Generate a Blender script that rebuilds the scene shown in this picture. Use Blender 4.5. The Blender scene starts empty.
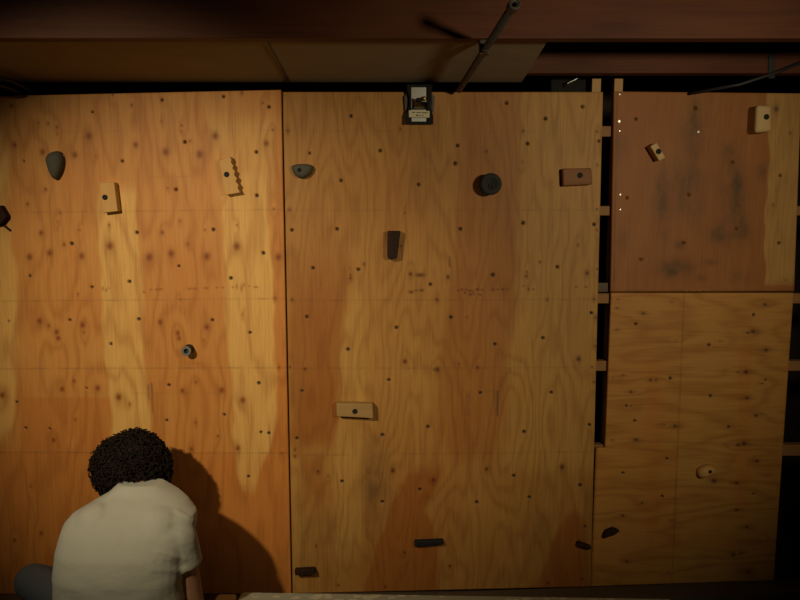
import bpy, bmesh, math, random
import numpy as np
from mathutils import Vector, Matrix
random.seed(7); rng = np.random.default_rng(7)
S = bpy.context.scene; C = S.collection; R = math.radians

# ------------------------------------------------------------------ camera and wall frame
F = 760.0; PITCH = R(1.9); LEAN = R(4.8)
fw = Vector((0, math.cos(PITCH), -math.sin(PITCH))); up = Vector((0, math.sin(PITCH), math.cos(PITCH)))
def ray(px, py): return Vector((1, 0, 0))*((px-400)/F) + up*((300-py)/F) + fw
WN = Vector((0, math.cos(LEAN), math.sin(LEAN))); WV = Vector((0, -math.sin(LEAN), math.cos(LEAN)))
_r = ray(400, 340); _p = _r*(3.0/_r.y)
_r2 = ray(400, 593); _b = _r2*(_p.dot(WN)/_r2.dot(WN))
H = -_b.z                                   # camera height over the floor at the foot of the wall
O = Vector((0, _b.y, 0)); CAM = Vector((0, 0, H))
ROT = Matrix.Rotation(LEAN, 4, 'X')
def wp(px, py, off=0.0):                    # point of the leaning wall plane (off metres in front of it): (u, v)
    r = ray(px, py); q = O - WN*off
    t = (q-CAM).dot(WN)/r.dot(WN); d = CAM + r*t - O
    return d.x, d.dot(WV)
def at(px, py, Y):
    r = ray(px, py); return CAM + r*(Y/r.y)
def proj(P):                                # numpy world -> pixel
    d = P - np.array(CAM); z = d@np.array(fw)
    return 400+F*d[:, 0]/z, 300-F*(d@np.array(up))/z

# ------------------------------------------------------------------ materials
def new_mat(name):
    m = bpy.data.materials.new(name); m.use_nodes = True
    nt = m.node_tree; return m, nt, nt.nodes['Principled BSDF']
def node(nt, t, **kw):
    n = nt.nodes.new(t)
    for k, v in kw.items():
        if k in n.inputs: n.inputs[k].default_value = v
        else: setattr(n, k, v)
    return n
def math_(nt, op, a, b=None, clamp=False):
    n = nt.nodes.new('ShaderNodeMath'); n.operation = op; n.use_clamp = clamp
    for i, x in enumerate((a, b)):
        if x is None: continue
        if isinstance(x, (int, float)): n.inputs[i].default_value = x
        else: nt.links.new(x, n.inputs[i])
    return n.outputs[0]
def mixc(nt, f, a, b, mode='MIX'):
    n = nt.nodes.new('ShaderNodeMix'); n.data_type = 'RGBA'; n.blend_type = mode
    for i, x in ((0, f), (6, a), (7, b)):
        if isinstance(x, (int, float)): n.inputs[i].default_value = x
        elif isinstance(x, tuple): n.inputs[i].default_value = (*x, 1)
        else: nt.links.new(x, n.inputs[i])
    return n.outputs[2]
def coords(nt, sc):
    tc = nt.nodes.new('ShaderNodeTexCoord'); mp = nt.nodes.new('ShaderNodeMapping')
    mp.inputs['Scale'].default_value = sc; nt.links.new(tc.outputs['Object'], mp.inputs[0]); return mp.outputs[0]
def noise(nt, vec, scale, detail=2, rough=.5):
    n = node(nt, 'ShaderNodeTexNoise', Scale=scale, Detail=detail, Roughness=rough)
    nt.links.new(vec, n.inputs['Vector']); return n.outputs['Fac']

def ply(name, pale, orange, knot=(.16, .05, .012), stain=(.03, .022, .016), horiz=False, ring_amt=.26, k=75):
    m, nt, bs = new_mat(name)
    a = nt.nodes.new('ShaderNodeAttribute'); a.attribute_name = 'veneer'
    sp = nt.nodes.new('ShaderNodeSeparateColor'); nt.links.new(a.outputs['Color'], sp.inputs[0])
    al = a.outputs['Alpha']
    g = (.45, 1, 2.6) if horiz else (2.3, 1, .5)
    f = (.05, 1, 1) if horiz else (1, 1, .05)
    n1 = noise(nt, coords(nt, g), 1.6, 3.0, .42)
    ph = math_(nt, 'ADD', math_(nt, 'MULTIPLY', n1, k), math_(nt, 'MULTIPLY', al, 3.5))
    ring = math_(nt, 'ADD', math_(nt, 'MULTIPLY', math_(nt, 'SINE', ph), .5), .5)
    ring = math_(nt, 'POWER', ring, 2.2)
    fib = noise(nt, coords(nt, f), 130, 3, .6)
    blo = noise(nt, coords(nt, (1.6, 1, .5) if not horiz else (.5, 1, 1.6)), 3.2, 3, .55)
    hf = math_(nt, 'ADD', sp.outputs[0], math_(nt, 'MULTIPLY', math_(nt, 'SUBTRACT', blo, .5), .9), clamp=True)
    base = mixc(nt, hf, pale, orange)
    dark = math_(nt, 'MULTIPLY', ring, ring_amt)
    dark = math_(nt, 'ADD', dark, math_(nt, 'MULTIPLY', math_(nt, 'SUBTRACT', fib, .42), .95), clamp=True)
    tint = tuple(c*q for c, q in zip(orange, (.55, .42, .3)))
    base = mixc(nt, dark, base, tint)
    base = mixc(nt, math_(nt, 'MINIMUM', sp.outputs[1], 1.0), base, knot)
    sn = math_(nt, 'MULTIPLY', noise(nt, coords(nt, (1, 1, .6)), 14, 5, .65), 1.9)
    sn2 = math_(nt, 'POWER', sn, 2.0)
    wgt = math_(nt, 'MULTIPLY', math_(nt, 'SUBTRACT', sp.outputs[2], .62), 5.0, clamp=True)
    mm = math_(nt, 'ADD', math_(nt, 'MULTIPLY', sn2, math_(nt, 'SUBTRACT', 1.0, wgt)), wgt)
    base = mixc(nt, math_(nt, 'MULTIPLY', sp.outputs[2], mm, clamp=True), base, stain)
    nt.links.new(base, bs.inputs['Base Color'])
    bs.inputs['Roughness'].default_value = .55; bs.inputs['Specular IOR Level'].default_value = .25
    bp = node(nt, 'ShaderNodeBump', Strength=.25, Distance=.0015); nt.links.new(fib, bp.inputs['Height']); nt.links.new(bp.outputs[0], bs.inputs['Normal'])
    return m
def wood(name, c1, c2, axis='x', scale=1.0, rough=.6, bump=.3, spec=.25):
    m, nt, bs = new_mat(name)
    sc = {'x': (.06, 1, 1), 'y': (1, .06, 1), 'z': (1, 1, .06)}[axis]
    n = noise(nt, coords(nt, sc), 45*scale, 4, .6); b = noise(nt, coords(nt, tuple(.4 if q < 1 else 1 for q in sc)), 6*scale, 3)
    f = math_(nt, 'ADD', math_(nt, 'MULTIPLY', n, 1.1), math_(nt, 'MULTIPLY', math_(nt, 'SUBTRACT', b, .55), 1.2), clamp=True)
    nt.links.new(mixc(nt, f, c1, c2), bs.inputs['Base Color'])
    bs.inputs['Roughness'].default_value = rough; bs.inputs['Specular IOR Level'].default_value = spec
    bp = node(nt, 'ShaderNodeBump', Strength=bump, Distance=.003); nt.links.new(n, bp.inputs['Height']); nt.links.new(bp.outputs[0], bs.inputs['Normal'])
    return m
def plain(name, c, c2=None, scale=40, rough=.6, metal=0, bump=.15, spec=.3):
    m, nt, bs = new_mat(name)
    n = noise(nt, coords(nt, (1, 1, 1)), scale, 4, .6)
    nt.links.new(mixc(nt, n, c, c2 or tuple(x*.7 for x in c)), bs.inputs['Base Color'])
    bs.inputs['Roughness'].default_value = rough; bs.inputs['Metallic'].default_value = metal; bs.inputs['Specular IOR Level'].default_value = spec
    if bump:
        bp = node(nt, 'ShaderNodeBump', Strength=bump, Distance=.002); nt.links.new(n, bp.inputs['Height']); nt.links.new(bp.outputs[0], bs.inputs['Normal'])
    return m
M = dict(
    ply_left=ply('orange_plywood', (.63, .355, .098), (.485, .180, .035), knot=(.19, .045, .005), ring_amt=.3, k=75),
    ply_mid=ply('tan_plywood', (.425, .225, .054), (.29, .102, .017), knot=(.085, .017, .003), ring_amt=.24, k=120),
    ply_dark=ply('stained_plywood', (.44, .25, .072), (.30, .108, .023), knot=(.05, .03, .015), stain=(.065, .038, .012), ring_amt=.12),
    ply_low=ply('horizontal_grain_plywood', (.44, .235, .055), (.44, .185, .035), knot=(.05, .014, .004), horiz=True, ring_amt=.36, k=85),
    beam=wood('reddish_beam_wood', (.125, .037, .011), (.055, .015, .005)),
    stud=wood('framing_lumber', (.50, .30, .12), (.34, .18, .065), 'z'),
    rail=wood('framing_rail_lumber', (.32, .16, .05), (.21, .10, .03), 'x'),
    pale=wood('pale_hold_wood', (.58, .33, .105), (.47, .25, .072), 'z', 1.5),
    dusty=wood('dusty_hold_wood', (.60, .42, .20), (.46, .30, .13), 'z', 1.5),
    dull=wood('dull_hold_wood', (.37, .225, .085), (.28, .16, .055), 'x', 1.5),
    red=wood('reddish_hold_wood', (.27, .115, .038), (.18, .07, .022), 'x', 1.5),
    dkwood=wood('dark_hold_wood', (.04, .02, .013), (.02, .011, .008), 'z', 1.5, .7, .3, .08),
    grey=plain('grey_resin', (.092, .083, .058), (.05, .047, .035), 120, .8, bump=.6),
    dkgrey=plain('dark_resin', (.036, .036, .029), (.02, .02, .017), 150, .85, bump=.6),
    black=plain('black_rubber', (.012, .012, .012), (.02, .018, .016), 60, .7, spec=.08),
    steel=plain('dark_steel', (.03, .03, .03), (.015, .015, .015), 200, .45, .6),
    zinc=plain('zinc_steel', (.55, .55, .5), (.38, .38, .35), 200, .35, 1.0, bump=.05),
    chrome=plain('chrome', (.8, .8, .78), (.7, .7, .68), 60, .12, 1.0, bump=0),
    pipe=plain('dull_conduit', (.10, .085, .065), (.05, .042, .034), 30, .5, .5),
    sheet=plain('ceiling_sheet', (.33, .27, .18), (.235, .19, .125), 9, .8),
    cream=plain('cream_label', (.62, .56, .40), (.50, .44, .28), 60, .7, bump=0),
    ink=plain('label_ink', (.10, .08, .05), (.06, .05, .03), 60, .8, bump=0),
    brass=plain('brass', (.35, .24, .06), (.2, .13, .03), 80, .4, .8),
    cable=plain('dark_cable', (.02, .02, .024), (.035, .03, .03), 60, .5),
    cushion=plain('tan_canvas', (.52, .43, .27), (.42, .34, .21), 80, .9, bump=.3),
    floor=wood('worn_floor_boards', (.12, .085, .05), (.065, .045, .028), 'x', .6),
    sill=wood('weathered_sill_wood', (.12, .085, .05), (.065, .045, .028), 'x', .8),
    dim=plain('dark_wall', (.06, .045, .035), (.035, .025, .02), 5, .9),
    plaster=plain('dingy_plaster', (.07, .055, .04), (.045, .035, .027), 5, .9),
    skin=plain('skin', (.42, .22, .13), (.36, .175, .10), 30, .5, bump=.05),
    hair=plain('dark_brown_hair', (.008, .005, .004), (.016, .009, .006), 60, .6, bump=.1, spec=.12),
    jeans=plain('blue_grey_denim', (.088, .098, .108), (.057, .064, .074), 260, .85, bump=.4),
    shoe=plain('dark_shoe', (.05, .045, .04), (.03, .028, .026), 60, .7),
)
def shirt_mat():
    m, nt, bs = new_mat('grey_cotton')
    n = noise(nt, coords(nt, (1, 1, 1)), 420, 3, .6); b = noise(nt, coords(nt, (1, 1, 1)), 14, 4, .55)
    f = math_(nt, 'ADD', math_(nt, 'MULTIPLY', n, .6), math_(nt, 'MULTIPLY', b, .4))
    nt.links.new(mixc(nt, f, (.50, .485, .40), (.37, .36, .30)), bs.inputs['Base Color']); bs.inputs['Roughness'].default_value = .9
    bs.inputs['Specular IOR Level'].default_value = .1; bs.inputs['Sheen Weight'].default_value = .15
    w = noise(nt, coords(nt, (1, 1, 2.2)), 16, 3, .5)
    bp = node(nt, 'ShaderNodeBump', Strength=.35, Distance=.008); nt.links.new(w, bp.inputs['Height'])
    b2 = node(nt, 'ShaderNodeBump', Strength=.2, Distance=.002); nt.links.new(n, b2.inputs['Height']); nt.links.new(bp.outputs[0], b2.inputs['Normal'])
    nt.links.new(b2.outputs[0], bs.inputs['Normal']); return m
M['shirt'] = shirt_mat()
def quilt_mat():
    m, nt, bs = new_mat('mottled_mattress_fabric')
    v = node(nt, 'ShaderNodeTexVoronoi', Scale=20.0); nt.links.new(coords(nt, (1, 1.4, 1)), v.inputs['Vector'])
    n = noise(nt, coords(nt, (1, 1.3, 1)), 22, 4, .6)
    f = math_(nt, 'GREATER_THAN', math_(nt, 'ADD', v.outputs['Distance'], math_(nt, 'MULTIPLY', n, .9)), .82)
    c = mixc(nt, f, (.68, .67, .50), (.42, .46, .36)); fine = noise(nt, coords(nt, (1, 1, 1)), 90, 3)
    c = mixc(nt, math_(nt, 'MULTIPLY', fine, .35), c, (.26, .26, .2))
    nt.links.new(c, bs.inputs['Base Color']); bs.inputs['Roughness'].default_value = .9
    bp = node(nt, 'ShaderNodeBump', Strength=.4, Distance=.006); nt.links.new(n, bp.inputs['Height']); nt.links.new(bp.outputs[0], bs.inputs['Normal']); return m
M['quilt'] = quilt_mat()

# ------------------------------------------------------------------ object helpers
def tag(o, label, cat, group=None, kind=None):
    o['label'] = label; o['category'] = cat
    if group: o['group'] = group
    if kind: o['kind'] = kind
    return o
def link(name, me, mat, parent=None):
    o = bpy.data.objects.new(name, me); C.objects.link(o)
    if mat is not None: me.materials.append(mat)
    if parent is not None: o.parent = parent
    return o
def obj(name, bm, mat, parent=None, smooth=False):
    bmesh.ops.recalc_face_normals(bm, faces=bm.faces[:])
    me = bpy.data.meshes.new(name); bm.to_mesh(me); bm.free()
    if smooth: me.shade_smooth()
    return link(name, me, mat, parent)
def empty(name, loc, rot=(0, 0, 0)):
    o = bpy.data.objects.new(name, None); C.objects.link(o); o.location = loc; o.rotation_euler = rot; o.empty_display_size = .05
    return o
def add_box(bm, lo, hi, mat_index=0, bevel=0):
    vs = [bm.verts.new((x, y, z)) for x in (lo[0], hi[0]) for y in (lo[1], hi[1]) for z in (lo[2], hi[2])]
    fs = [bm.faces.new([vs[i] for i in f]) for f in ((0, 1, 3, 2), (4, 6, 7, 5), (0, 4, 5, 1), (2, 3, 7, 6), (0, 2, 6, 4), (1, 5, 7, 3))]
    for f in fs: f.material_index = mat_index
    if bevel:
        es = list({e for f in fs for e in f.edges})
        bmesh.ops.bevel(bm, geom=es, offset=bevel, segments=2, affect='EDGES', profile=.5)
def box_obj(name, lo, hi, mat, bevel=.003, parent=None):
    c = [(a+b)/2 for a, b in zip(lo, hi)]; c[2] = lo[2]
    bm = bmesh.new(); add_box(bm, [a-q for a, q in zip(lo, c)], [b-q for b, q in zip(hi, c)], bevel=bevel)
    o = obj(name, bm, mat, parent); o.location = c; return o
def add_tube(bm, pts, r, seg=10, closed=True, radii=None):
    pts = [Vector(p) for p in pts]; rings = []
    t0 = (pts[1]-pts[0]).normalized(); n = t0.orthogonal().normalized()
    for i, p in enumerate(pts):
        t = (pts[min(i+1, len(pts)-1)]-pts[max(i-1, 0)]).normalized()
        n = (n - t*n.dot(t)).normalized(); b = t.cross(n); rr = radii[i] if radii else r
        rings.append([bm.verts.new(p+(n*math.cos(a)+b*math.sin(a))*rr) for a in (2*math.pi*k/seg for k in range(seg))])
    for A, B in zip(rings, rings[1:]):
        for k in range(seg): bm.faces.new((A[k], A[(k+1) % seg], B[(k+1) % seg], B[k]))
    if closed: bm.faces.new(rings[0][::-1]); bm.faces.new(rings[-1])
def add_lathe(bm, prof, seg=24, cx=0, cz=0):      # axis along local Y; prof = [(radius, y)]
    rings = []
    for r, y in prof:
        if r == 0: rings.append([bm.verts.new((cx, y, cz))])
        else: rings.append([bm.verts.new((cx+r*math.cos(2*math.pi*k/seg), y, cz+r*math.sin(2*math.pi*k/seg))) for k in range(seg)])
    for A, B in zip(rings, rings[1:]):
        if len(A) == 1 and len(B) == 1: continue
        for k in range(seg):
            if len(A) == 1: bm.faces.new((A[0], B[(k+1) % seg], B[k]))
            elif len(B) == 1: bm.faces.new((A[k], A[(k+1) % seg], B[0]))
            else: bm.faces.new((A[k], A[(k+1) % seg], B[(k+1) % seg], B[k]))

# ------------------------------------------------------------------ the room
def struct(name, lo, hi, mat):
    o = box_obj(name, lo, hi, mat, 0); o['kind'] = 'structure'; return o
YB = 4.1
struct('floor', (-3.2, -1.6, -.06), (3.2, YB, 0), M['floor'])
struct('wall_back', (-3.2, YB, 0), (3.2, YB+.1, H+1.06), M['dim'])
struct('wall_left', (-3.3, -1.6, 0), (-3.2, YB, H+1.06), M['plaster'])
struct('wall_right', (3.2, -1.6, 0), (3.3, YB, H+1.06), M['plaster'])
struct('wall_front', (-3.2, -1.7, 0), (3.2, -1.6, H+1.06), M['plaster'])
struct('ceiling', (-3.2, -1.6, H+1.06), (3.2, YB, H+1.12), M['dim'])

# ------------------------------------------------------------------ plywood panels
def bil(q, s, t):                             # q: TL, TR, BR, BL in wall (u, v)
    TL, TR, BR, BL = [np.array(c) for c in q]
    s = s[..., None]; t = t[..., None]
    return (TL*(1-s)+TR*s)*(1-t)+(BL*(1-s)+BR*s)*t
def gauss(px, py, x, y, rx, ry=None): ry = ry or rx; return np.exp(-((px-x)/rx)**2-((py-y)/ry)**2)
def sm(a, b, x): t = np.clip((x-a)/(b-a), 0, 1); return t*t*(3-2*t)
def panel(name, quad, mat, paint, holes, front=0.0, ss=None, ts=None, cut=None, thick=.018):
    q = [wp(*c) for c in quad]
    if ss is None: ss = np.linspace(0, 1, int(abs(q[1][0]-q[0][0])/.004)+1)
    if ts is None: ts = np.linspace(0, 1, int(abs(q[3][1]-q[0][1])/.004)+1)
    ns, ntt = len(ss), len(ts)
    sg, tg = np.meshgrid(ss, ts); UV = bil(q, sg, tg).reshape(-1, 2)
    W = np.array(O)+UV[:, :1]*np.array([1, 0, 0])+UV[:, 1:]*np.array(WV)
    px, py = proj(W)
    col = np.zeros((len(UV), 4)); paint(px, py, col)
    dep = np.zeros(len(UV))
    for (x, y, r) in [(x, y, r*.84) for x, y, r in holes]:                   # bored bolt holes: the surface itself goes in
        d = np.hypot(px-x, py-y); col[:, 2] = np.maximum(col[:, 2], 1.25*np.exp(-(d/(r*.95))**4)); dep = np.maximum(dep, .010*(d < r*.85))
    u0, v0 = q[3]
    X = np.zeros((len(UV), 3)); X[:, 0] = UV[:, 0]-u0; X[:, 2] = UV[:, 1]-v0; X[:, 1] = dep
    idx = np.arange(ns*ntt).reshape(ntt, ns)
    keep = np.ones((ntt-1, ns-1), bool)
    if cut is not None:
        sc = (ss[:-1]+ss[1:])/2; tc = (ts[:-1]+ts[1:])/2; keep = ~cut(*np.meshgrid(sc, tc))
    A = idx[:-1, :-1][keep]; B = idx[:-1, 1:][keep]; D = idx[1:, 1:][keep]; E = idx[1:, :-1][keep]
    faces = np.stack([A, E, D, B], 1)
    # rim: edges used once
    ed = np.concatenate([faces[:, [i, (i+1) % 4]] for i in range(4)]); key = np.sort(ed, 1); kk = key[:, 0].astype(np.int64)*len(UV)+key[:, 1]
    _, inv, cnt = np.unique(kk, return_inverse=True, return_counts=True); rim = ed[cnt[inv] == 1]
    rv = np.unique(rim); mp = {int(v): len(UV)+i for i, v in enumerate(rv)}
    Xb = X[rv].copy(); Xb[:, 1] = thick
    side = np.array([[b, a, mp[int(a)], mp[int(b)]] for a, b in rim])
    V = np.vstack([X, Xb]); colb = col[rv].copy(); colb[:, 2] = np.maximum(colb[:, 2], .35); col = np.vstack([col, colb])
    Fc = np.vstack([faces, side])
    # back sheet, coarse
    back = []
    def bidx(i, j):
        nonlocal V, col
        p = X[idx[i, j]].copy(); p[1] = thick; V = np.vstack([V, p]); col = np.vstack([col, [.5, 0, .2, 0]]); return len(V)-1
    if cut is None: back.append([bidx(0, 0), bidx(0, ns-1), bidx(ntt-1, ns-1), bidx(ntt-1, 0)])
    else:
        jc = int(np.argmax(keep[0])); ic = int(np.argmax(keep[:, 0]))
        back.append([bidx(0, jc), bidx(0, ns-1), bidx(ic, ns-1), bidx(ic, jc)]); back.append([bidx(ic, 0), bidx(ic, ns-1), bidx(ntt-1, ns-1), bidx(ntt-1, 0)])
    Fc = np.vstack([Fc, np.array(back)])
    me = bpy.data.meshes.new(name); me.vertices.add(len(V)); me.vertices.foreach_set('co', V.astype(np.float32).ravel())
    me.loops.add(Fc.size); me.loops.foreach_set('vertex_index', Fc.astype(np.int32).ravel())
    me.polygons.add(len(Fc)); me.polygons.foreach_set('loop_start', np.arange(0, Fc.size, 4, dtype=np.int32))
    at_ = me.color_attributes.new('veneer', 'FLOAT_COLOR', 'POINT'); at_.data.foreach_set('color', col.astype(np.float32).ravel())
    me.update(calc_edges=True); me.validate()
    o = link(name, me, mat); o.location = O+Vector((u0, 0, 0))+WV*v0-WN*front; o.rotation_euler = (LEAN, 0, 0)
    return o
def knots(px, py, col, L, amt=1.0, hz=False):
    for k in L:
        x, y, r = k[:3]; a = k[3] if len(k) > 3 else .75
        if hz:
            r *= .8
            col[:, 1] = np.maximum(col[:, 1], np.minimum(1, 1.4*a)*gauss(px, py, x, y, max(r*.72, 1.15), max(r*.55, 1.05)))
            col[:, 1] = np.maximum(col[:, 1], .4*a*gauss(px, py, x, y, r*2.2, r*.75)); col[:, 3] += gauss(px, py, x, y, r*5, r*1.8); continue
        col[:, 1] = np.maximum(col[:, 1], np.minimum(1, 1.5*a)*amt*gauss(px, py, x, y, max(r*.64, 1.12), max(r*.78, 1.28)))
        col[:, 1] = np.maximum(col[:, 1], amt*a*.33*gauss(px, py, x, y+r*.3, r*1.05, r*1.6))
        col[:, 3] += gauss(px, py, x, y, r*1.8, r*4)
def hline(px, py, col, x0, y0, x1, y1, a=.3, w=.75):
    y = y0+(y1-y0)*(px-x0)/(x1-x0); f = np.exp(-((py-y)/w)**2)*sm(x0-3, x0, px)*(1-sm(x1, x1+3, px))
    col[:, 2] = np.maximum(col[:, 2], a*f*(.65+.35*np.sin(px*.21)*np.sin(px*.043)))
def vline(px, py, col, x0, y0, x1, y1, a=.5, w=.8, ch=2):
    x = x0+(x1-x0)*(py-y0)/(y1-y0); f = np.exp(-((px-x)/w)**2)*sm(y0-2, y0+1, py)*(1-sm(y1-1, y1+2, py))
    col[:, ch] = np.maximum(col[:, ch], a*f)
def band(px, py, pts, soft=3, fade=8):                # pts: [(y, xl, xr)] top to bottom
    ys = [p[0] for p in pts]; xl = np.interp(py, ys, [p[1] for p in pts]); xr = np.interp(py, ys, [p[2] for p in pts])
    wob = 1.5*np.sin(py*.05)+.8*np.sin(py*.17)
    return sm(xl-soft+wob, xl+soft+wob, px)*(1-sm(xr-soft+wob, xr+soft+wob, px))*sm(ys[0]-fade*1.5, ys[0]+fade*1.5, py)*(1-sm(ys[-1]-10, ys[-1]+10, py))
def marks(px, py, col, L, ch=1, a=.8):
    for (x, y, rx, ry) in L: col[:, ch] = np.maximum(col[:, ch], a*gauss(px, py, x, y, rx, ry))

HL = [(92.4,112,1.7),(122.4,161,2),(162,100,1.9),(223.6,96.6,2),(269,107,2),(185,142,2.2),(256.5,152,2.2),(176,189.5,2.2),(257,195.5,2.2),
      (137,232.5,2.2),(72,243.5,2.2),(129.5,281.5,2.2),(92,287,1.7),(139,319,2.1),(213.5,229.5,2.2),(263.5,253,2.2),(179,266,2),(231,278,2.2),
      (111,344,2),(70,320,1.8),(87,388,1.5),(250,332.5,2.1),(212.5,320,2),(259,383,2.2),(169,385,1.9),(224.5,414.5,2),(167,420.5,1.8),
      (261,432,1.8),(269,433,1.9),(248.5,476.5,2),(26,428,1.7),(50,428.5,1.6),(17,402,1.5),(9,321,1.4),(30,276,1.7),(24,161,1.5)]
KL = [(12,106,3),(15,145,4),(43,152,4.5),(89,136,5.5,.9),(75,155,5),(136,145,4.5),(96,156,2.5,.3),(48.5,123.5,2),(57.5,127,2.4,.9),(58,134,2.2,.4),(46,189.5,2.6),(28,204,2.6),
      (132,105,2.4,.9),(113,95,2),(39,123,2,.4),(166,152,6),(200,154.5,6),(215.5,136,6,.9),(266.5,143.5,4.5),(182,125.5,2.2,.9),(182,131.5,2.2,.5),(263,103,2),(242,93,2),(162,121,1.8,.5),(273,130,2),(190,141,2,.6),
      (168,188,1.5),(274,209,2,.8),(41.5,233,4,.9),(30,257,5),(50,253,5,.9),(82,256,5,.9),(110,246,6,.9),(150,257,5.2),(80,230,2,.5),(64.5,244.5,2.6),(58,222,2,.4),(60.5,213,1.8,.6),(109.5,225,1.7),
      (162.5,232.5,3.3,.8),(149.5,257.5,5.5),(171.5,253.5,5.5),(207,256.5,6),(237,246.5,6,.9),(278.5,257,5.5),(188,244,3,.5),(180,221,2.5,.4),(205,230,1.6),(237,225,1.7),(78,294,1.5,.5),
      (40,321,4.5,.9),(49,325.5,2.5,.6),(57,332,4),(58.5,338,4),(83,325,4.7,.9),(84,332,3,.5),(160.5,322,4),(178,333,4),(179,338,4,.6),(207,327,4.4),(204,340,2.5,.4),
      (62.5,389,4),(74.5,381,3,.6),(98,388,4.5,.9),(119,397,5.5,.9),(2.5,395,5,.9),(130,404,2.5,.5),(182.5,390.5,3.5),(196,382,3,.5),(222,390,4.7),(243,400,5,.9),
      (75.5,419.5,2.5,.5),(54,440,3.5,.7),(238,448,4),(191.5,449,3.5,.6),(218,436,2.3,.8),(196,422,1.8,.6),(41.5,533,3),(15,540,3),(275,298,2,.8),(180,299.5,1.6,.5),(279,367.5,1.8,.8),(282,453,2,.8),(243,314.5,1.6,.4),(31,486,2,.5)]
def paint_left(px, py, c):
    c[:, 0] = .66+.14*sm(200, 300, py)+.12*sm(440, 480, py)
    pale = band(px, py, [(120, -40, 4), (240, -40, 12), (300, -40, 18), (370, -40, 17), (440, -40, 12)], 4)*.8
    pale = np.maximum(pale, band(px, py, [(190, 99, 136), (250, 100, 140), (300, 101, 143), (370, 108, 146), (440, 113, 152)], 2.5))
    pale = np.maximum(pale, band(px, py, [(170, 236, 262), (210, 225, 268), (300, 225, 273), (370, 232, 277), (430, 233, 275), (490, 242, 256)], 2.5))
    pale = np.maximum(pale, .5*band(px, py, [(120, 208, 275), (200, 222, 268)], 12))
    c[:, 0] -= pale*.85
    c[:, 0] += .28*sm(396, 399, py)*sm(20, 24, px)*(1-sm(108, 114, px))+.2*sm(450, 456, py)+.18*sm(272, 277, px)
    c[:, 0] -= .3*gauss(px, py, 72, 443, 6, 9)
    knots(px, py, c, KL)
    for y0, y1, a in ((132.5, 130, .12), (213, 209.5, .25), (301.5, 298.5, .3), (368.8, 367.5, .38), (452, 453, .38)): hline(px, py, c, -40, y0, 288, y1, a)
    hline(px, py, c, 118, 393, 225, 393.5, .18); hline(px, py, c, 150, 177, 195, 176.5, .18)
    vline(px, py, c, 148.5, 385, 149.5, 400, .5); vline(px, py, c, 152, 383, 153.2, 413, .6, .9); vline(px, py, c, 269, 424, 271, 452, .3)
    marks(px, py, c, [(144,292,1,1.3),(151,289.5,1.2,1),(157,289.5,2,.9),(161,289,2,1),(190,288.6,2.4,.9),(195,288.4,2,1),(206,288,2.4,1),(217,287.5,1.5,.8),(223,287.5,1.3,.8),(233,287,1,1),(237,286.5,.9,2.6),(241.5,288,1,4),(244,285,.9,2),(249,286,.8,.8),(256,287,2.4,.9),(103,288.5,.9,2),(106.5,290,1,1.6),(109,288,.8,1)])
    return c
left_p = panel('plywood_panel', [(-40, 97), (281, 90), (291.3, 593.5), (-12, 594.5)], M['ply_left'], paint_left, HL, .003)
tag(left_p, 'large orange knotty plywood sheet at the left, behind the seated person', 'plywood panel', 'climbing wall panels')

HC = [(351,116,2.1),(380,150.5,2.2),(341,180.5,2.2),(418.5,184.5,2.2),(309.5,153,1.7),(506.5,103,2.2),(582.5,106.5,2),(545.5,118.5,2.2),(527.5,143.5,2.2),(457.5,145.5,2.1),(455,163.5,2.4),
      (292,230,2.1),(337,229,2.2),(313,268,2.2),(358.5,269.5,2.2),(430.5,284.5,2.3),(307,317,2.1),(460.5,229,2.2),(523,223,2.3),(594,224.5,2.1),(493,275,2.3),(557.5,267,2.2),(591.5,313,2),(451,317.5,2.2),
      (396.5,327.5,2.3),(348,349.5,2.2),(302,391,1.9),(389,380,2.2),(428,427,2),(495,344.5,2.2),(543,338,2),(480.5,393,1.9),(551.5,392.5,2.1),(589.5,425,1.9),
      (297,438.5,1.9),(382.5,435,2.2),(342,481.5,2.1),(420,489.5,2.1),(382.5,502,2.2),(524,432,2.1),(514,476,2.3),(580,485.5,2.1),(529.5,497.5,2),(477,502.5,2.2),(585,527,1.6),(599,141,1.8)]
KC = [(288,130.5,2),(400.5,129,1.5),(486.5,151.5,2.4,.9),(523,131,2.2,.8),(597,131.5,2),(522.5,162,2,.4),(364,264,2.2,.9),(350.5,278,2.4,.95),(350.5,275,1.5,.8),(410.5,274,3.2,.9),(448,277,3.2,.95),(526.5,276,2.6,.95),(526.8,272,1.6,.8),(540,262,2,.8),
      (587,273,3.4,.95),(578,245,2.3,.5),(547,299.5,2.2,.8),(289.5,210,2,.6),(292,299.5,2,.6),(401,246,2,.6),(405,213,1.8,.5),(594,299,1.6),(595.5,317.5,1.8),(597,269,1.6),(597,230,1.6,.6),(597,209,1.6),(437,299.5,2.2),
      (405,361.5,3.7,.95),(437.5,369.5,4,.95),(434,369.5,1.5,.9),(305,369,2.3,.8),(290,367,1.8,.6),(578.5,359,4,.95),(477.5,367.5,2.4,.9),(459,364,1.8,.4),(592,367,1.6),(595,346,1.7),(594,382,1.4,.5),
      (318,471.5,2.3,.7),(328,476,2,.4),(393,470.5,4.2,.95),(433.5,480,3.4,.95),(295,450,1.8,.6),(295,456,1.8,.7),(486.5,469,3,.9),(562,467,4.2,.95),(404.5,552.5,2.2,.7),(385,587,2),(338.5,585,2,.6),(316,546,2,.5),(450,566,2.6,.8),(548,583,1.8),(582,579,1.6),(597,165,1.5,.5),(467,317,1.2,.3)]
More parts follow.
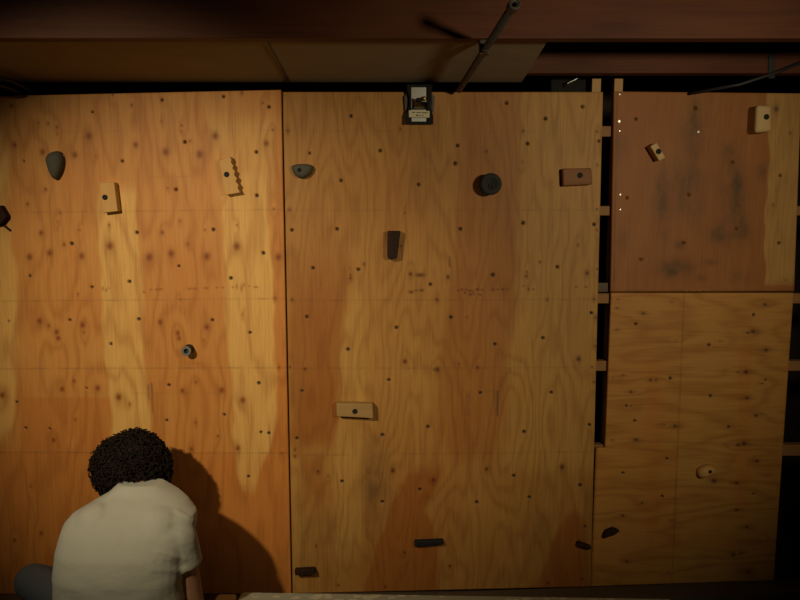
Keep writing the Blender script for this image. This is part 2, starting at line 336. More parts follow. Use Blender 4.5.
def paint_mid(px, py, c):
    c[:, 0] = .38
    o = .5*band(px, py, [(270, 288, 350), (360, 290, 343), (445, 290, 334)], 5, 40)
    o = np.maximum(o, .30*band(px, py, [(85, 462, 522), (200, 460, 520), (300, 450, 515), (370, 440, 508), (430, 440, 500), (460, 452, 490)], 5))
    o = np.maximum(o, .35*band(px, py, [(200, 505, 522), (300, 498, 512), (400, 490, 500)], 4))
    o = np.maximum(o, .65*band(px, py, [(470, 412, 445), (510, 390, 425), (545, 377, 436), (600, 364, 440)], 4))
    o = np.maximum(o, .55*band(px, py, [(512, 568, 580), (530, 556, 585), (560, 545, 588), (600, 534, 592)], 4, 4))
    o = np.maximum(o, .35*band(px, py, [(455, 300, 325), (475, 304, 326), (500, 315, 330)], 6))
    c[:, 0] += o*1.1
    p = .35*band(px, py, [(290, 345, 364), (380, 338, 364), (480, 335, 362), (560, 335, 362)], 4)
    p = np.maximum(p, .35*band(px, py, [(85, 520, 610), (300, 516, 610), (420, 505, 610), (470, 505, 610)], 8))
    p = np.maximum(p, .3*band(px, py, [(455, 290, 302), (600, 292, 302)], 3))
    c[:, 0] -= p
    c[:, 2] += .42*gauss(px, py, 374, 478, 14, 42)+.14*gauss(px, py, 320, 540, 30, 30)+.12*gauss(px, py, 425, 180, 22, 45)+.15*gauss(px, py, 552, 135, 9, 12)+.10*gauss(px, py, 565, 150, 20, 9)
    c[:, 2] += .13*gauss(px, py, 540, 520, 14, 40)+.12*sm(575, 600, px)*sm(440, 500, py)+.08*sm(455, 560, py)
    knots(px, py, c, KC)
    for y0, y1, a in ((130.5, 131.5, .14), (210, 210, .22), (300.5, 299.3, .28), (368.5, 367.5, .26), (455.5, 451.5, .26)): hline(px, py, c, 284, y0, 602, y1, a)
    for x in (467, 469.5): vline(px, py, c, x, 393, x-.5, 415, .42, 1)
    vline(px, py, c, 494, 392, 495, 414, .22); vline(px, py, c, 497.3, 391, 497.6, 416, .5, 1); hline(px, py, c, 458, 391.5, 499, 391, .2)
    vline(px, py, c, 302, 458, 301.5, 566, .35, .8); vline(px, py, c, 365, 440, 366, 505, .15, 1.5); vline(px, py, c, 449.6, 257, 449.8, 267, .7, .8, 1)
    marks(px, py, c, [(458,290.5,1,1),(462,289.6,1.6,1),(466,289.5,1.2,.9),(465,293,.9,1.6),(470,290.6,2,1),(473,291.5,.8,1.4),(477.5,289.4,2.2,1.1),(482,289.6,1.2,.8),(470.5,294.4,1.9,1.3),(474,294,.8,1),(480,294.6,1.6,.8),(493,289.5,1.7,1.1),(498,289.6,1.2,.8),(503,289.2,1.5,1),(507,289,1,.7),(523.5,286,.9,.9),(528.6,289.2,1,1.8),(533,289,1.2,.9),
                         (411,292,2.6,1.5),(416,290.5,1.4,1),(421.5,290.3,2.5,1.4),(576,287,1.5,.7),(586,287,1.6,.7),(420,275,5,2)], a=.95)
    return c
mid_p = panel('plywood_panel', [(282.8, 92), (603, 92), (590.6, 586.5), (292.8, 593.5)], M['ply_mid'], paint_mid, HC)
tag(mid_p, 'large tan plywood sheet in the middle, between the dark slot and the orange sheet', 'plywood panel', 'climbing wall panels')

HU = [(636,119,1.9),(695.5,108,2.2),(627,198,1.7),(689,195,1.9),(733,162,1.8),(641,259.5,1.8),(684,243,1.9),(780.5,175.5,1.9),(779,243,1.9),(736.5,229,1.7)]
def paint_up(px, py, c):
    ps = band(px, py, [(70, 769, 830), (190, 767, 830), (285, 763, 830)], 1)*(1-sm(284, 287, py))
    c[:, 0] = 1.0-ps*.95
    for (x, y, rx, ry, a) in [(690,140,14,40,.45),(683,190,16,30,.4),(728,155,8,12,.6),(737,190,7,32,.6),(733,232,16,10,.7),(662,215,7,50,.35),(676,268,18,9,.75),(711,262,6,3,.8),(700,278,6,4,.6),(740,277,12,6,.5),(762,170,6,9,.5),(618,145,8,22,.35),(660,190,12,18,.3),(622,240,10,12,.3),(714,236,8,8,.4),(680,245,5,5,.6),(735,209,20,30,.25),(772,108,4,6,.5),(715,205,30,60,.15),(697,110,12,25,.2)]:
        c[:, 2] += a*gauss(px, py, x, y, rx, ry)*(1-.8*ps)
    c[:, 2] = np.minimum(c[:, 2]*.95, .6); c[:, 0] -= .7*gauss(px, py, 692, 291, 16, 1.3)*(.5+.5*np.sin(px*.9))
    knots(px, py, c, [(790,133,2.5,.5),(768,125,3,.5),(776,109,4,.6),(773,205,3,.4),(785,280,2,.4)])  # one spot, with a blotch above, is a dark smear beside the thick block
    hline(px, py, c, 610, 290.6, 795, 290.2, .35, 1); vline(px, py, c, 617, 92, 613.5, 290, .55, .9)
    return c
up_p = panel('plywood_panel', [(614, 91.5), (801, 93.5), (793.8, 291.2), (610.6, 291.8)], M['ply_dark'], paint_up, HU, .002)
tag(up_p, 'dark stained smaller plywood sheet with a pale right strip, at upper right', 'plywood panel', 'climbing wall panels')

HR = [(636,324,1.9),(754,315,1.9),(709,345,1.9),(670.5,378.5,1.9),(710.5,396,2),(635,421,1.8),(729,427,1.8),(667,459,1.7),(623,473,1.7),(662.5,496.5,1.8),(754,494,1.6),(626.5,406,1.5),(766,380,1.5)]
KR = [(643.5,313.5,3.4,.9),(753,331.5,5.5,1),(748,333,3,.9),(765,304.5,4,.7),(766,350,4.4,.8),(720,341,3,.4),(746,372,5.5,1),(738,372,3,.6),(650.5,380,3.6,.9),(656,380,4,.5),(762,383.5,2.2,.8),(631,392,3.4,.8),(747,398,4,.95),(631,406,2.6,.6),(636,439.5,3.6,.95),
      (675,426,4,.9),(664,424.5,3,.5),(756,415.5,4,.7),(744,443.5,6,1),(738,445,4,.9),(757,461,4,.9),(736.5,483,4,.9),(714,481,5.5,.8),(642,503,3,.95),(623,515.5,3,.7),(736.5,510,3.6,.9),(747,527,3.4,.7),(733,555,4.5,.6),(741,553,2,.8),(748,572,3.8,.8),(627,561.5,3.2,.8),(671,520,2,.5),(768,539,2,.4),(676,341,1.8,.4),(672,302,5,.3),(623,375,1.6,.5),(613,378,1.4,.5),(618,299,1.4,.5),(617,308,1.4,.5),(617,330,1.4,.5),(612,440,1.6,.5),(668,573,2,.5),(592,578,1.5,.5),(767,476,3,.3)]
def paint_low(px, py, c):
    seam = 684.5+(672-684.5)*(py-293)/290
    rgt = sm(-1, 1, px-seam)
    c[:, 0] = .60-.17*rgt
    for (x0, x1, y0, y1, a) in ((654, 652, 360, 540, .7), (745, 742, 345, 520, .9)):
        x = x0+(x1-x0)*(py-y0)/(y1-y0); c[:, 0] += a*np.exp(-((px-x)/6)**2)*sm(y0-8, y0+8, py)*(1-sm(y1-20, y1+10, py))
    c[:, 0] -= .5*rgt*sm(447, 452, py)*(1-sm(485, 492, py))*(1-sm(715, 735, px))
    c[:, 0] -= .35*rgt*sm(553, 560, py)*(1-sm(735, 750, px))
    c[:, 0] += .25*rgt*sm(530, 533, py)*(1-sm(549, 552, py))
    c[:, 2] += .10*gauss(px, py, 668, 340, 14, 16)+.1*gauss(px, py, 612, 525, 10, 6)+.1*gauss(px, py, 645, 326, 8, 4)
    c[:, 2] += .10*sm(450, 570, py)
    knots(px, py, c, KR, 1, True)
    vline(px, py, c, 684.3, 293, 672, 583, .38, .8)
    hline(px, py, c, 684, 331.5, 790, 333, .22); hline(px, py, c, 684, 350, 790, 350.5, .14); hline(px, py, c, 635, 441, 783, 446, .28, 1.2); hline(px, py, c, 596, 514, 678, 516, .16); hline(px, py, c, 612, 331, 660, 326, .14); hline(px, py, c, 680, 369, 742, 372.5, .18)
    return c
_s = np.concatenate([np.linspace(0, .0475, 4)[:-1], np.linspace(.0475, 1, 170)]); _t = np.concatenate([np.linspace(0, .517, 150)[:-1], np.linspace(.517, 1, 140)])
low_p = panel('plywood_panel', [(602.2, 293), (793.6, 293), (773.6, 580.3), (591.2, 586.3)], M['ply_low'], paint_low, HR, 0, _s, _t, cut=lambda s, t: (s < .0475) & (t < .517))
tag(low_p, 'notched plywood sheet with sideways grain and dark knots, at lower right', 'plywood panel', 'climbing wall panels')

# ------------------------------------------------------------------ things on the wall
def wframe(px, py, off): u, v = wp(px, py, off); return O+Vector((u, 0, 0))+WV*v
def wthing(name, px, py, label, cat, group=None, off=.04):
    o = empty(name, wframe(px, py, off)-WN*.0035, (LEAN, 0, 0)); o['_c'] = 0; del o['_c']
    return tag(o, label, cat, group)
def outline(pts, c, off):                     # pixel outline seen at distance off in front of the wall -> local (x, z)
    cu, cv = wp(c[0], c[1], off); return [(wp(x, y, off)[0]-cu, wp(x, y, off)[1]-cv) for x, y in pts]
def chaikin(p, n=2):
    for _ in range(n):
        q = []
        for i in range(len(p)):
            a, b = p[i], p[(i+1) % len(p)]
            q += [(a[0]*.75+b[0]*.25, a[1]*.75+b[1]*.25), (a[0]*.25+b[0]*.75, a[1]*.25+b[1]*.75)]
        p = q
    return p
def loft(pts, profile):                       # rings of the outline, scaled about its centre, at depth d toward the room
    cx = sum(p[0] for p in pts)/len(pts); cz = sum(p[1] for p in pts)/len(pts); bm = bmesh.new(); rings = []
    for s, d in profile: rings.append([bm.verts.new((cx+(x-cx)*s, -d, cz+(z-cz)*s)) for x, z in pts])
    n = len(pts)
    for A, B in zip(rings, rings[1:]):
        for k in range(n): bm.faces.new((A[k], A[(k+1) % n], B[(k+1) % n], B[k]))
    bm.faces.new(rings[0][::-1]); bm.faces.new(rings[-1]); return bm
def block(pts, depth, bevel):
    bm = loft(pts, [(1, 0), (1, depth)])
    es = [e for e in bm.edges if any(v.co.y < -1e-5 for v in e.verts)]
    bmesh.ops.bevel(bm, geom=es, offset=bevel, segments=3, affect='EDGES', profile=.5); return bm
def bolt(parent, px, py, c, off, depth, mat='steel', r=.0085):
    cu, cv = wp(*c, off); u, v = wp(px, py, off); bm = bmesh.new()
    if mat == 'black': add_lathe(bm, [(r*1.1, -depth+.004), (r*1.05, -depth-.002), (r*.8, -depth-.004), (0, -depth-.0045)], 18, u-cu, v-cv)
    else: add_lathe(bm, [(r*1.25, -depth+.002), (r*1.25, -depth-.0015), (r, -depth-.0045), (r*.62, -depth-.0045), (r*.55, -depth-.001), (0, -depth-.001)], 18, u-cu, v-cv)
    return obj('bolt', bm, M[mat], parent, True)
G = 'climbing holds on the plywood wall'
def wood_hold(pts, depth, bevel, mat, b, label, cat='climbing hold', name='wooden_hold'):
    c = (sum(p[0] for p in pts)/len(pts), sum(p[1] for p in pts)/len(pts))
    t = wthing(name, *c, label, cat, G, depth); obj('block', block(outline(pts, c, depth), depth, bevel), M[mat], t)
    if b: bolt(t, *b, c, depth, depth)
    return t
def round_hold(pts, prof, depth, mat, b, label, name='resin_hold', r=.0085):
    c = (sum(p[0] for p in pts)/len(pts), sum(p[1] for p in pts)/len(pts))
    t = wthing(name, *c, label, 'climbing hold', G, depth); obj('grip', loft(chaikin(outline(pts, c, depth*.6)), prof), M[mat], t, True)
    if b: bolt(t, *b, c, depth*.9, depth*.95, 'black', r)
    return t
dome = lambda d: [(1, 0), (1.0, d*.25), (.95, d*.55), (.82, d*.8), (.6, d*.95), (.3, d)]
t = wood_hold([(-9, 214), (0, 205), (7, 216.5), (1, 224), (-7, 226)], .035, .004, 'dkwood', None, 'dark wooden hold cut off by the left edge of the picture')
bm = bmesh.new(); p0 = outline([(1.5, 226), (7, 230.5)], (-1.6, 217.1), .02)
add_tube(bm, [(p0[0][0]-.01, -.008, p0[0][1]+.008), (p0[1][0], -.008, p0[1][1])], .0045, 8); obj('dark_rod', bm, M['dkwood'], t)  # thin dark line at the hold's lower right, built as a rod
round_hold([(42.5, 158), (45.5, 153), (51, 150.5), (56, 150.5), (59.5, 154), (61, 160), (60, 168), (57, 175.5), (54, 179.5), (50.5, 179), (47, 173), (44.5, 165)], dome(.045), .045, 'grey', None, 'grey teardrop shaped hold at the far upper left of the orange sheet')
wood_hold([(99.5, 183), (114.5, 182.2), (118, 211.2), (103, 213)], .036, .003, 'pale', (105.3, 197.3), 'upright pale wooden block with dark bolt on the orange sheet')
wood_hold([(219.5, 160.5), (230, 156.5), (231.6, 160), (230.6, 162.5), (233.4, 165.5), (232.2, 168.5), (235.2, 171.5), (233.8, 175), (237, 178), (235.4, 181.5), (238.8, 185), (237.4, 188), (240.2, 192.5), (225.5, 195)], .034, .0012, 'pale', (226.8, 174.5), 'pale wooden hold with notched saw-tooth right edge', name='notched_hold')
round_hold([(290.5, 167), (293, 164.2), (301, 163.5), (310, 164), (313, 167), (311.5, 172), (307, 176.5), (301, 178.5), (295.5, 176.5), (292, 172)], dome(.035), .035, 'grey', (299.5, 170), 'dark grey half-moon hold at the upper left of the tan sheet', r=.0075)
t = wthing('round_knob', 491, 184, 'dark round knob hold throwing shadows on both sides, upper right of tan sheet', 'climbing hold', G, .065)
bm = bmesh.new(); r = .0415; d = .068
add_lathe(bm, [(r*.92, 0), (r*.95, -d*.5), (r, -d*.8), (r*.93, -d*.95), (r*.8, -d), (r*.55, -d*.985), (r*.5, -d*.93), (r*.3, -d*.92), (r*.26, -d*.88), (0, -d*.88)], 36); obj('grip', bm, M['dkgrey'], t, True)
bolt(t, 491, 186, (491, 184), .065, d*.9, 'steel', .009)
wood_hold([(562.5, 168.5), (591.5, 168), (592.2, 184.6), (563, 186)], .032, .005, 'red', (579.8, 175.3), 'reddish brown wooden block near the right edge of the tan sheet')
wood_hold([(387.4, 231), (400.6, 231), (397, 258.5), (389, 259.5), (387.3, 257)], .035, .004, 'dkwood', None, 'dark brown tapered hold in the upper middle of the tan sheet')
t = wthing('metal_ring_hold', 187, 350.5, 'small round metal ring hold on the orange sheet above the person', 'climbing hold', G, .035)
bm = bmesh.new(); r = .019; d = .042
add_lathe(bm, [(r*1.05, 0), (r*1.05, -d*.8), (r, -d), (r*.62, -d), (r*.58, -d*.7), (0, -d*.7)], 28); obj('grip', bm, M['dkgrey'], t, True)
bm = bmesh.new(); add_lathe(bm, [(r*1.0, -d*.985), (r*1.0, -d-.0035), (r*.52, -d-.0035), (r*.5, -d*.96)], 28); obj('washer', bm, M['zinc'], t)
wood_hold([(336.3, 403.2), (372.6, 403.8), (373.2, 418.2), (336.8, 416.2)], .036, .003, 'dull', (355, 411.2), 'pale level wooden block in the lower left of the tan sheet')
wood_hold([(650, 146.2), (656.5, 142.4), (665.6, 157.6), (659, 161.2)], .05, .004, 'dusty', (658.2, 151.6), 'small tilted wooden block on the dark stained sheet')
wood_hold([(756.5, 105), (771.6, 105), (772, 131.5), (755, 133)], .07, .011, 'dusty', (766, 117), 'thick upright pale wooden block at upper right, overlapping the pale strip')
wood_hold([(414, 541), (443.2, 539.6), (444.2, 544.8), (415, 547.4)], .018, .006, 'black', None, 'black narrow bar hold near the bottom of the tan sheet', name='bar_hold')
wood_hold([(294.5, 570.5), (314.5, 569.5), (315.2, 574.4), (295.5, 575.2)], .03, .002, 'dkwood', None, 'small dark foothold in the bottom left corner of the tan sheet', 'foothold', 'wooden_foothold')
wood_hold([(577, 544.5), (579, 542), (591.5, 546.8), (590.5, 549.6), (580, 547.2)], .022, .003, 'dkwood', None, 'small dark foothold slanting down right, at lower right of tan sheet', 'foothold', 'wooden_foothold')
wood_hold([(603.3, 536), (606, 531.2), (613.5, 528.4), (620, 531), (614, 535.2), (605.5, 538)], .022, .003, 'dkwood', None, 'small dark foothold slanting up right, near bottom left of notched sheet', 'foothold', 'wooden_foothold')
t = round_hold([(698.5, 472), (704, 468), (711, 466), (717.5, 469), (717.5, 474), (709, 478), (700, 480)], dome(.032), .032, 'pale', (709.8, 471.5), 'small pale foothold with dark bolt on the notched sheet', 'wooden_foothold', .007)
t['category'] = 'foothold'

# black and silver fixture at the top edge
c0 = (419.5, 105); oo = .03
fx = wthing('metal_fixture', *c0, 'small black and silver metal fixture with cream label on top edge of tan sheet', 'fixture', None, oo)
def slab(name, pts, d0, d1, mat, bev=.001):
    q = outline(pts, c0, oo); bm = loft(q, [(1, 0), (1, d1-d0)])
    for v in bm.verts: v.co.y -= d0
    return obj(name, bm, M[mat], fx)
slab('back_plate', [(407, 86.5), (432, 86.5), (432, 123.5), (407, 123.5)], 0, .012, 'black')
slab('face_plate', [(410.5, 87), (427.5, 87), (427.5, 121), (410.5, 121)], .012, .018, 'zinc')
rail_l = [(406.5, 85.5), (411.3, 85.5), (411.6, 121), (411.6, 124), (405.8, 124), (405.8, 116), (409.3, 107), (409.6, 98), (407.6, 92)]
slab('side_rail', rail_l, .010, .030, 'black'); slab('side_rail', [(839-x, y) for x, y in rail_l][::-1], .010, .030, 'black')
slab('bottom_rail', [(411.6, 121.5), (427.4, 121.5), (427.4, 124), (411.6, 124)], .010, .028, 'black')
slab('top_rail', [(408, 84.5), (431, 84.5), (431, 86.8), (408, 86.8)], .010, .026, 'black')
for sgn in (0, 1):
    w = [(405.5, 112), (404.2, 96), (407.2, 92.5), (409.2, 98.5), (408.8, 106)]
    slab('wing', w if not sgn else [(839-x, y) for x, y in w][::-1], .004, .012, 'pipe')
bm = bmesh.new(); q = outline([(411.8, 101.5), (427.2, 101.5), (427.2, 109.5), (411.8, 109.5), (419.3, 101.8)], c0, oo)
ap = (q[4][0], -.036, q[4][1]); vs = [bm.verts.new((x, -.018, z)) for x, z in q[:4]]; a = bm.verts.new(ap)
for i in range(4): bm.faces.new((vs[i], vs[(i+1) % 4], a))
bm.faces.new(vs[::-1]); obj('reflector', bm, M['chrome'], fx)
bm = bmesh.new(); q = outline([(411.8, 98), (416.5, 99.2), (416, 101.6), (411.8, 102.6)], c0, oo); vs = [bm.verts.new((x, -.019-.006*(i in (1, 2)), z)) for i, (x, z) in enumerate(q)]; b_ = [bm.verts.new((x, -.018, z)) for x, z in q]
bm.faces.new(vs)
for i in range(4): bm.faces.new((vs[i], vs[(i+1) % 4], b_[(i+1) % 4], b_[i]))
obj('clip', bm, M['chrome'], fx)
q = outline([(419, 100.7), (424.2, 98.6)], c0, oo)
bm = bmesh.new(); add_lathe(bm, [(.011, -.017), (.011, -.030), (.008, -.034), (0, -.034)], 18, *q[0]); obj('knob', bm, M['black'], fx, True)
bm = bmesh.new(); add_lathe(bm, [(.009, -.017), (.008, -.034), (.005, -.036), (0, -.036)], 18, *q[1]); obj('screw', bm, M['brass'], fx, True)
lab = slab('label_plate', [(408.8, 110.5), (429.6, 111.2), (429.4, 117.8), (409, 117.4)], .030, .033, 'cream')
bm = bmesh.new()
for (x0, x1, y, h) in ((412, 415, 112.6, .9), (416, 421, 112.8, .8), (422, 427.5, 113, .9), (416, 418.5, 115.6, 1.3), (419.5, 420.5, 115.8, 1.3), (422, 423.2, 115.8, 1.2)):
    q = outline([(x0, y-h/2), (x1, y-h/2), (x1, y+h/2), (x0, y+h/2)], c0, oo)
    bm.faces.new([bm.verts.new((x, -.0333, z)) for x, z in q])
o = obj('print', bm, M['ink'], lab)
slab('lower_tab', [(411.6, 118), (426, 118), (426, 121.6), (411.6, 121.6)], .018, .026, 'zinc')

# bright screw heads down the left of the dark sheet: parts of that panel
for x, y in ((619.5, 94.6), (619, 121.5), (619.4, 131), (698, 132), (620, 194.6), (620, 209.5)):
    bm = bmesh.new(); r = .0058 if y in (121.5, 132) else .0034
    u, v = wp(x, y); l0 = up_p.matrix_world
    q = wp(610.6, 291.8)
    add_lathe(bm, [(r, .001), (r, -.0012), (r*.75, -.0022), (r*.25, -.0022), (0, -.001)], 14, u-q[0], v-q[1]); obj('screw', bm, M['zinc'], up_p)

# ------------------------------------------------------------------ framing behind the panels
def wbox(name, u0, u1, v0, v1, n0, n1, mat, label, cat, group=None):
    bm = bmesh.new(); add_box(bm, (-(u1-u0)/2, n0, 0), ((u1-u0)/2, n1, v1-v0), bevel=.002)
    o = obj(name, bm, mat); o.location = O+Vector(((u0+u1)/2, 0, 0))+WV*v0; o.rotation_euler = (LEAN, 0, 0)
    return tag(o, label, cat, group)
for ya, yb, lab in ((126, 136.5, 'topmost horizontal framing rail showing in the dark slot'), (206, 215.5, 'second framing rail from the top in the dark slot'), (293.5, 303.5, 'framing rail in the slot level with the joint between the right sheets'),
                    (361, 371, 'lowest framing rail showing in the dark slot'), (445, 456, 'framing rail sticking out past the lower right sheet')):
    v1 = wp(606, ya, -.019)[1]; v0 = wp(606, yb, -.019)[1]
    wbox('framing_rail', -1.9, 2.1, v0, v1, .0205, .058, M['rail'], lab, 'framing', 'horizontal framing rails')
for xa, xb, lab in ((592, 601, 'short stud end above the tan sheet, left of the dark slot'), (614.3, 623, 'short stud end above the dark stained sheet, right of the slot')):
    u0 = wp(xa, 85, -.06)[0]; u1 = wp(xb, 85, -.06)[0]
    wbox('wall_stud', u0, u1, .01, wp(600, 78.5, -.06)[1], .059, .097, M['stud'], lab, 'framing', 'vertical studs')
o = wbox('filler_block', wp(603, 287)[0]-.03, wp(611, 287)[0]+.03, wp(606, 292.5)[1], wp(606, 283.5)[1], .022, .05, M['sill'], 'dull wood block in the slot just above a rail', 'framing')
o.location += WN*.0015

# sill board along the foot of the right sheets
pA = at(430, 593.5, O.y-.03); bm = bmesh.new()
zt = lambda px, py: at(px, py, O.y-.005)
a = zt(436, 593.2); b = zt(776, 580.3); c = zt(830, 579)
prof = [Vector((a.x, O.y-.004, max(a.z, .004))), Vector((b.x, O.y-.004, b.z)), Vector((c.x+.4, O.y-.004, c.z))]
top = [bm.verts.new(p) for p in prof]; topf = [bm.verts.new(p+Vector((0, -.12, -.003))) for p in prof]; botf = [bm.verts.new((p.x, p.y-.12, 0)) for p in prof]; bot = [bm.verts.new((p.x, p.y, 0)) for p in prof]
for A, B in ((top, topf), (topf, botf), (botf, bot), (bot, top)):
    for i in range(2): bm.faces.new((A[i], A[i+1], B[i+1], B[i]))
bm.faces.new((top[0], topf[0], botf[0], bot[0])); bm.faces.new((top[2], bot[2], botf[2], topf[2]))
tag(obj('sill_board', bm, M['sill']), 'dark weathered wedge of board along the floor under the right sheets', 'board')

# ------------------------------------------------------------------ beams, ceiling sheets, pipe, cables
CZ = H+.735
tag(box_obj('ceiling_beam', (-3.19, 2.35, CZ-.012), (3.19, 2.39, CZ+.24), M['beam'], .003), 'reddish brown wooden beam across the very top of the picture', 'beam', 'ceiling beams')
tag(box_obj('ceiling_beam', (-3.19, 2.83, CZ-.003+.012), (3.19, 2.87, CZ+.24), M['beam'], .003), 'second wooden beam, further back, just above the dark stained sheet', 'beam', 'ceiling beams')
sh = box_obj('ceiling_sheet', (-2.4, 2.395, CZ), (-.424, 2.93, CZ+.008), M['sheet'], .002); tag(sh, 'dusty tan ceiling sheet above the orange panel, left of the thin joint', 'ceiling panel', 'ceiling sheets')
sh2 = box_obj('ceiling_sheet', (-.42, 2.395, CZ), (.465, 2.93, CZ+.008), M['sheet'], .002); tag(sh2, 'dusty tan ceiling sheet above the tan panel, crossed by the pipe', 'ceiling panel', 'ceiling sheets')
for q in (C.objects[:]):
    if q.name.startswith('ceiling_beam.'): q.location.z += 0
bm = bmesh.new(); add_box(bm, (-.006, 2.395, -.004), (.006, 2.9, 0), bevel=.001); o = obj('joint_strip', bm, M['pipe']); o.location = (-.422, 0, CZ)
tag(o, 'thin strip over the joint between the two ceiling sheets', 'strip')
pp = empty('conduit_pipe', (.25, 2.4, CZ-.05)); tag(pp, 'dull metal pipe slanting from the beam down to the tan sheet', 'pipe')
A = at(514.5, 4, 1.97)-pp.location; B = at(459, 90, 2.86)-pp.location; bm = bmesh.new()
dv = (B-A).normalized(); n_ = dv.orthogonal().normalized(); bb = dv.cross(n_)
def ring(p, r): return [bm.verts.new(p+(n_*math.cos(k*math.pi/10)+bb*math.sin(k*math.pi/10))*r) for k in range(20)]
rs = [ring(A+dv*.05, .0075), ring(A, .0075), ring(A, .0115), ring(B, .0115)]
for X_, Y_ in zip(rs, rs[1:]):
    for k in range(20): bm.faces.new((X_[k], X_[(k+1) % 20], Y_[(k+1) % 20], Y_[k]))
obj('tube', bm, M['pipe'], pp, True)
bm = bmesh.new(); rs = [ring(A-dv*.004, .0118), ring(A-dv*.004, .0155), ring(A+dv*.03, .0155), ring(A+dv*.03, .0118)]
for X_, Y_ in zip(rs, rs[1:]+rs[:1]):
    for k in range(20): bm.faces.new((X_[k], X_[(k+1) % 20], Y_[(k+1) % 20], Y_[k]))
obj('collar', bm, M['pipe'], pp, True)
bm = bmesh.new(); P = A+dv*.36; rs = [ring(P, .0118), ring(P, .0135), ring(P+dv*.05, .0135), ring(P+dv*.05, .0118)]
for X_, Y_ in zip(rs, rs[1:]):
    for k in range(20): bm.faces.new((X_[k], X_[(k+1) % 20], Y_[(k+1) % 20], Y_[k]))
obj('coupling', bm, M['pipe'], pp, True)
P = A+dv*((2.37-pp.location.y-A.y)/dv.y); bm = bmesh.new(); add_box(bm, (P.x-.016, P.y-.012, P.z-.0135), (P.x+.016, P.y+.012, CZ-.012-pp.location.z), bevel=.003); obj('pipe_strap', bm, M['pipe'], pp)
def cable(pts, r, label, group=None):
    bm = bmesh.new(); add_tube(bm, [p-pts[0] for p in pts], r, 8); o = obj('cable', bm, M['cable'], None, True); o.location = pts[0]; tag(o, label, 'cable', group)
cable([at(-60, 62, 2.68), at(-10, 74, 2.72), at(12, 81, 2.78), at(40, 94.5, 2.97)], .006, 'upper of two dark cables in the top left corner', 'cables')
cable([at(-60, 74, 2.66), at(-10, 83, 2.72), at(10, 88, 2.8), at(24, 95.5, 2.97)], .005, 'lower of two dark cables in the top left corner', 'cables')
cable([at(690, 93.5, 2.9), at(740, 84.5, 2.81), at(775, 73, 2.81), at(812, 58, 2.81)], .006, 'dark cable rising to the right above the dark stained sheet', 'cables')
a = at(769, 53, 2.822); b = at(775, 78, 2.822)
tag(box_obj('beam_strap', (a.x, 2.824, b.z), (b.x+.001, 2.8295, a.z+.05), M['cable'], .001), 'dark vertical strap on the rear beam at upper right', 'strap')
a = at(551, 77, 3.02); b = at(586, 93, 3.02)
tag(box_obj('junction_box', (a.x, 3.02, b.z-.04), (b.x, 3.08, a.z), M['black'], .004), 'black box peeking over the top of the tan sheet beside the stud', 'box')
bm = bmesh.new(); p0 = at(567.5, 83.5, 2.98); add_tube(bm, [Vector((-.004, .035, -.004)), Vector((0, 0, 0)), at(577.5, 78.5, 2.98)-p0], .0026, 8)
o = obj('wire', bm, M['zinc']); o.location = p0; tag(o, 'short bright bare wire above the tan sheet in front of the black box', 'wire')

# ------------------------------------------------------------------ mattress
bm = bmesh.new()
p = [at(241, 591.5, 2.84), at(672, 596, 2.78)]
MZ = p[0].z
cs = [(p[0].x, 2.84), (p[1].x, 2.78), (p[1].x-.02, 1.0), (p[0].x-.02, 1.0)]
vb = [bm.verts.new((x, y, 0)) for x, y in cs]; vt = [bm.verts.new((x, y, MZ)) for x, y in cs]
bm.faces.new(vb[::-1]); bm.faces.new(vt)
for i in range(4): bm.faces.new((vb[i], vb[(i+1) % 4], vt[(i+1) % 4], vt[i]))
bmesh.ops.bevel(bm, geom=bm.edges[:], offset=.016, segments=4, affect='EDGES', profile=.5)
bmesh.ops.translate(bm, verts=bm.verts[:], vec=(0, -1.9, 0))
o = obj('mattress', bm, M['quilt'], None, True); o.location = (0, 1.9, .002); tag(box_obj('floor_cushion', (-.69, 2.2, .001), (p[0].x-.012, 2.835, MZ-.004), M['cushion'], .012), 'plain tan floor cushion edge between the seated person and the mattress', 'cushion')
tag(o, 'pale mottled mattress lying on the floor in front of the tan sheet', 'mattress')

# ------------------------------------------------------------------ the person
PX, PY = -1.008, 2.56
pe = empty('person', (PX, PY, 0)); tag(pe, 'person with dark curly hair and grey t-shirt sitting hunched, facing the wall', 'person')
def to_obj(name, bm, mat, voxel, smooth_it, parent, post=None):
    bmesh.ops.recalc_face_normals(bm, faces=bm.faces[:])
    me = bpy.data.meshes.new(name); bm.to_mesh(me); bm.free(); o = bpy.data.objects.new(name, me); C.objects.link(o)
    m = o.modifiers.new('r', 'REMESH'); m.mode = 'VOXEL'; m.voxel_size = voxel
    if smooth_it: s = o.modifiers.new('s', 'SMOOTH'); s.iterations = smooth_it; s.factor = .5
    dg = bpy.context.evaluated_depsgraph_get(); me2 = bpy.data.meshes.new_from_object(o.evaluated_get(dg)); bpy.data.objects.remove(o)
    me2.name = name; me2.materials.clear()
    if post: post(me2)
    me2.shade_smooth(); return link(name, me2, mat, parent)
def limb(bm, pts):                            # tapered round-ended limb: [(x, y, z, r)]
    for (a, b) in zip(pts, pts[1:]):
        pa, pb = Vector(a[:3]), Vector(b[:3]); n = 6
        add_tube(bm, [pa.lerp(pb, i/n) for i in range(n+1)], 0, 16, True, [a[3]+(b[3]-a[3])*i/n for i in range(n+1)])
    for a in pts: bmesh.ops.create_icosphere(bm, subdivisions=3, radius=a[3], matrix=Matrix.Translation(a[:3]))
def cyl(bm, a, b, ra, rb): add_tube(bm, [Vector(a), Vector(a).lerp(Vector(b), .5), Vector(b)], 0, 20, True, [ra, (ra+rb)/2, rb])
